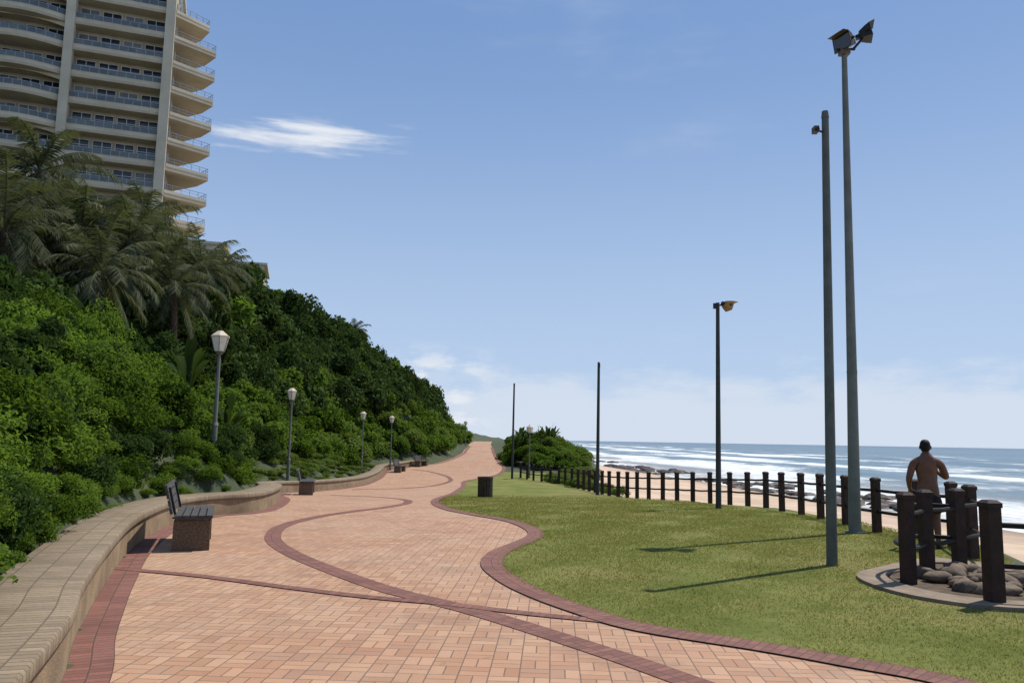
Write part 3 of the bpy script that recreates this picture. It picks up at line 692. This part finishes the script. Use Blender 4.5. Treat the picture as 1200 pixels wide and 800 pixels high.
# ------------------------------------------------------------------ man at the rail
def skin(name,V,E,R,m,parent,root=0,lv=2):
    me=bpy.data.meshes.new(name); me.from_pydata(V,E,[]); o=bpy.data.objects.new(name,me); link(o,parent)
    md=o.modifiers.new('skin','SKIN'); md.use_smooth_shade=True
    sv=me.skin_vertices[0].data if len(me.skin_vertices) else None
    if sv is None:
        bpy.context.view_layer.objects.active=o; o.select_set(True); sv=me.skin_vertices[0].data
    for i,r in enumerate(R):
        sv[i].radius=(r,r) if not isinstance(r,tuple) else r; sv[i].use_root=(i==root)
    s=o.modifiers.new('sub','SUBSURF'); s.levels=lv; s.render_levels=lv
    me.materials.append(m); return o
def man():
    z0=float(G(13.45)); par=empty('man',(6.95,13.4,z0+.005),math.radians(-18))
    V=[(0,0,.93),(0,.0,1.06),(-.005,.01,1.2),(-.01,.02,1.34),(-.01,.01,1.45),(-.01,.02,1.53),
       (-.01,.03,1.60),
       (-.11,.0,1.435),(-.21,.0,1.40),(-.29,-.03,1.13),(-.26,.14,.99),(-.235,.20,.95),
       (.09,.0,1.435),(.195,.0,1.40),(.30,.06,1.16),(.17,.27,1.27),(.125,.31,1.31),
       (-.09,0,.88),(-.115,.01,.70),(-.12,.03,.50),(-.125,-.01,.32),(-.13,-.03,.10),(-.135,.02,.045),(-.15,.16,.035),
       (.09,0,.88),(.11,.03,.70),(.12,.07,.50),(.12,.04,.32),(.125,.02,.10),(.13,.07,.045),(.15,.21,.035)]
    E=[(0,1),(1,2),(2,3),(3,4),(4,5),(5,6),(4,7),(7,8),(8,9),(9,10),(10,11),(4,12),(12,13),(13,14),(14,15),(15,16),
       (0,17),(17,18),(18,19),(19,20),(20,21),(21,22),(22,23),(0,24),(24,25),(25,26),(26,27),(27,28),(28,29),(29,30)]
    R=[(.165,.12),(.155,.11),(.17,.115),(.20,.13),(.16,.11),.075,.066,
       (.09,.085),.074,.052,.036,.028,(.09,.085),.074,.052,.036,.028,
       .10,.085,.060,.060,.038,.04,.03,.10,.085,.060,.060,.038,.04,.03]
    skin('body',V,E,R,M['skin'],par)
    C=Vector((-.01,.045,1.672)); NU,NV=28,20
    def headpt(u,v,k=1.0):
        th=math.pi*v; x=math.sin(th)*math.cos(u); y=math.sin(th)*math.sin(u); z=math.cos(th)
        jaw=1-.22*max(0,-z)**1.3
        r=(abs(z)**2.4+ (1-z*z)**1.2)**(-1/2.4)
        px=.078*x*jaw*r; py=.097*y*r*(1-.12*max(0,-z)*(1 if y<0 else .2)); pz=.118*z*r*.97
        if y>0: py+= .018*math.exp(-((x/.16)**2+((z+.12)/.16)**2)) - .006*math.exp(-(((abs(x)-.38)/.14)**2+((z-.08)/.12)**2))
        return C+Vector((px,py,pz))*k
    def shell(k,keep,m,name):
        vs=[headpt(2*math.pi*i/NU,j/NV,k) for j in range(NV+1) for i in range(NU)]; fs=[]
        for j in range(NV):
            for i in range(NU):
                u=2*math.pi*(i+.5)/NU; v=(j+.5)/NV
                if keep(u,v): fs.append((j*NU+i,(j+1)*NU+i,(j+1)*NU+(i+1)%NU,j*NU+(i+1)%NU))
        mb=MB(); mb.add(vs,fs,m); mb.obj(name,par,True)
    shell(1.0,lambda u,v:True,M['skin'],'head')
    shell(1.06,lambda u,v: (v<.30) or (math.sin(u)<.15 and v<.58) or (math.sin(u)<-.45 and v<.68),M['hair'],'hair')
    mb=MB()
    for sx in (-1,1): mb.box(C+Vector((sx*.083,.0,-.012)),(.014,.032,.055),M['skin'],Matrix.Rotation(sx*.3,3,'Z'),top=1.1)
    for sx in (-1,1):
        mb.cyl(C+Vector((sx*.032,.086,.012)),C+Vector((sx*.032,.093,.012)),.011,.008,M['hair'],8); mb.box(C+Vector((sx*.032,.092,.032)),(.03,.008,.006),M['hair'])
    mb.box(C+Vector((0,.094,-.055)),(.045,.008,.012),M['shorts']); mb.obj('ears_and_face',par,True)
    skin('shorts',[(0,0,1.0),(0,0,.91),(-.09,0,.85),(-.118,.012,.70),(-.122,.03,.56),(.09,0,.85),(.113,.03,.70),(.12,.065,.56)],[(0,1),(1,2),(2,3),(3,4),(1,5),(5,6),(6,7)],[(.178,.132),(.178,.132),.122,.115,.105,.122,.115,.105],M['shorts'],par,1)
    for nm,px in (('left_shoe',[(-.132,-.06,.045),(-.137,.04,.05),(-.152,.15,.035),(-.155,.2,.03)]),('right_shoe',[(.127,-.01,.045),(.132,.09,.05),(.15,.2,.035),(.153,.25,.03)])):
        skin(nm,px,[(0,1),(1,2),(2,3)],[.042,.048,.04,.03],M['shoe'],par,1)
    def hand(nm,w,d,side,thumb):
        w,d,side,thumb=Vector(w),Vector(d).normalized(),Vector(side).normalized(),Vector(thumb).normalized()
        V=[w,w+d*.045,w+d*.085];E=[(0,1),(1,2)];R=[.026,(.036),(.034)]
        nn=d.cross(side).normalized()
        for i,l in enumerate((.066,.075,.070,.055)):
            b=w+d*.075+side*(.027-.018*i); k=len(V)
            V+=[b,b+d*l*.45-nn*.008,b+d*l*.75-nn*.03,b+d*l*.8-nn*.055]; E+=[(2,k),(k,k+1),(k+1,k+2),(k+2,k+3)]; R+=[.0105,.0095,.0085,.0075]
        k=len(V); b=w+d*.025+side*.03; V+=[b,b+side*.025+d*.025,b+side*.03+d*.05-nn*.012]; E+=[(1,k),(k,k+1),(k+1,k+2)]; R+=[.013,.0105,.009]
        skin(nm,[tuple(v) for v in V],E,R,M['skin'],par,0,1)
    hand('left_hand',(-.235,.20,.95),(.1,.8,-.35),(1,0,0),(1,0,0)); hand('right_hand',(.125,.31,1.31),(-.6,.3,.5),(0,.3,1),(0,0,1))
    mb=MB(); mb.box((.06,.37,1.39),(.075,.012,.15),M['phone'],Matrix.Rotation(.3,3,'X')); mb.obj('phone',par)
man()

# ------------------------------------------------------------------ camera, sun, sky
p=math.atan(114.5/933); roll=.0178
cam=bpy.data.cameras.new('camera'); co=bpy.data.objects.new('camera',cam); COL.objects.link(co)
cam.sensor_width=36; cam.lens=933/1200*36; cam.clip_end=40000; cam.clip_start=.05
co.matrix_world=Matrix.Translation((0,0,1.65))@Matrix.Rotation(math.pi/2+p,4,'X')@Matrix.Rotation(roll,4,'Z')
scene.camera=co
sd=Vector((.805,.593,0)).normalized(); el=math.radians(60.5)
sdir=Vector((sd.x*math.cos(el),sd.y*math.cos(el),math.sin(el)))
L=bpy.data.lights.new('sun','SUN'); L.energy=5.0; L.angle=math.radians(.53); L.color=(1,.94,.85)
lo=bpy.data.objects.new('sun',L); COL.objects.link(lo); lo.rotation_euler=(-sdir).to_track_quat('-Z','Y').to_euler(); lo.location=(30,20,60)
w=bpy.data.worlds.new('World'); scene.world=w; w.use_nodes=True; nt=w.node_tree; N=NB(nt); bg=nt.nodes['Background']
sky=N.n('ShaderNodeTexSky',sky_type='NISHITA'); sky.sun_disc=False; sky.sun_elevation=el; sky.sun_rotation=math.atan2(sd.x,sd.y); sky.air_density=1.0; sky.dust_density=.4; sky.ozone_density=3.0
bg.inputs['Strength'].default_value=.092
tc=N.coord('Generated'); sp=N.n('ShaderNodeSeparateXYZ'); N.l(tc,sp.inputs[0]); az=N.math('ARCTAN2',sp.outputs[0],sp.outputs[1]); Z=sp.outputs[2]
def cvec(a,b_,o=0):
    cb=N.n('ShaderNodeCombineXYZ'); N.l(N.math('MULTIPLY_ADD',az,a,o),cb.inputs[0]); N.l(N.math('MULTIPLY',Z,b_),cb.inputs[1]); return cb.outputs[0]
dx=N.math('DIVIDE',N.math('ADD',az,.262),.14); dz=N.math('DIVIDE',N.math('SUBTRACT',Z,N.math('MULTIPLY_ADD',az,.07,.369)),.021)
r2=N.math('SQRT',N.math('ADD',N.math('MULTIPLY',dx,dx),N.math('MULTIPLY',dz,dz)))
wisp=N.ramp(N.math('SUBTRACT',N.math('MULTIPLY_ADD',N.noise(cvec(9,80),1,5,.6),2.1,-.25),r2),-.2,.8)
wisp2=N.math('MULTIPLY',N.ramp(N.noise(cvec(2.2,9,3.1),1,5,.6),.56,.8),.16)
top_=N.math('MULTIPLY_ADD',N.math('SUBTRACT',N.noise(cvec(9,26,1.7),1,5,.6),.5),.13,.08)
bank=N.math('MULTIPLY',N.ramp(N.math('SUBTRACT',top_,Z),-.015,.03),.5)
puffwin=N.ramp(N.math('ABSOLUTE',N.math('ADD',az,.12)),.13,.03)
puff=N.math('MULTIPLY',N.math('MULTIPLY',N.ramp(N.noise(cvec(16,34,5.2),1,5,.6),.44,.62),puffwin),N.math('MULTIPLY',N.ramp(Z,.125,.08),.7))
low=N.ramp(Z,.52,-.02,0,.8)
c=N.mix(.6,sky.outputs[0],(2.5,4.3,8.1))
c=N.mix(low,c,(5.9,7.4,9.6))
c=N.mix(bank,c,(8.6,9.0,9.6)); c=N.mix(puff,c,(9.8,9.9,10.0)); c=N.mix(wisp2,c,(8.5,8.9,9.5)); c=N.mix(N.math('MULTIPLY',wisp,.85),c,(9.8,10.0,10.3))
N.l(c,bg.inputs['Color'])
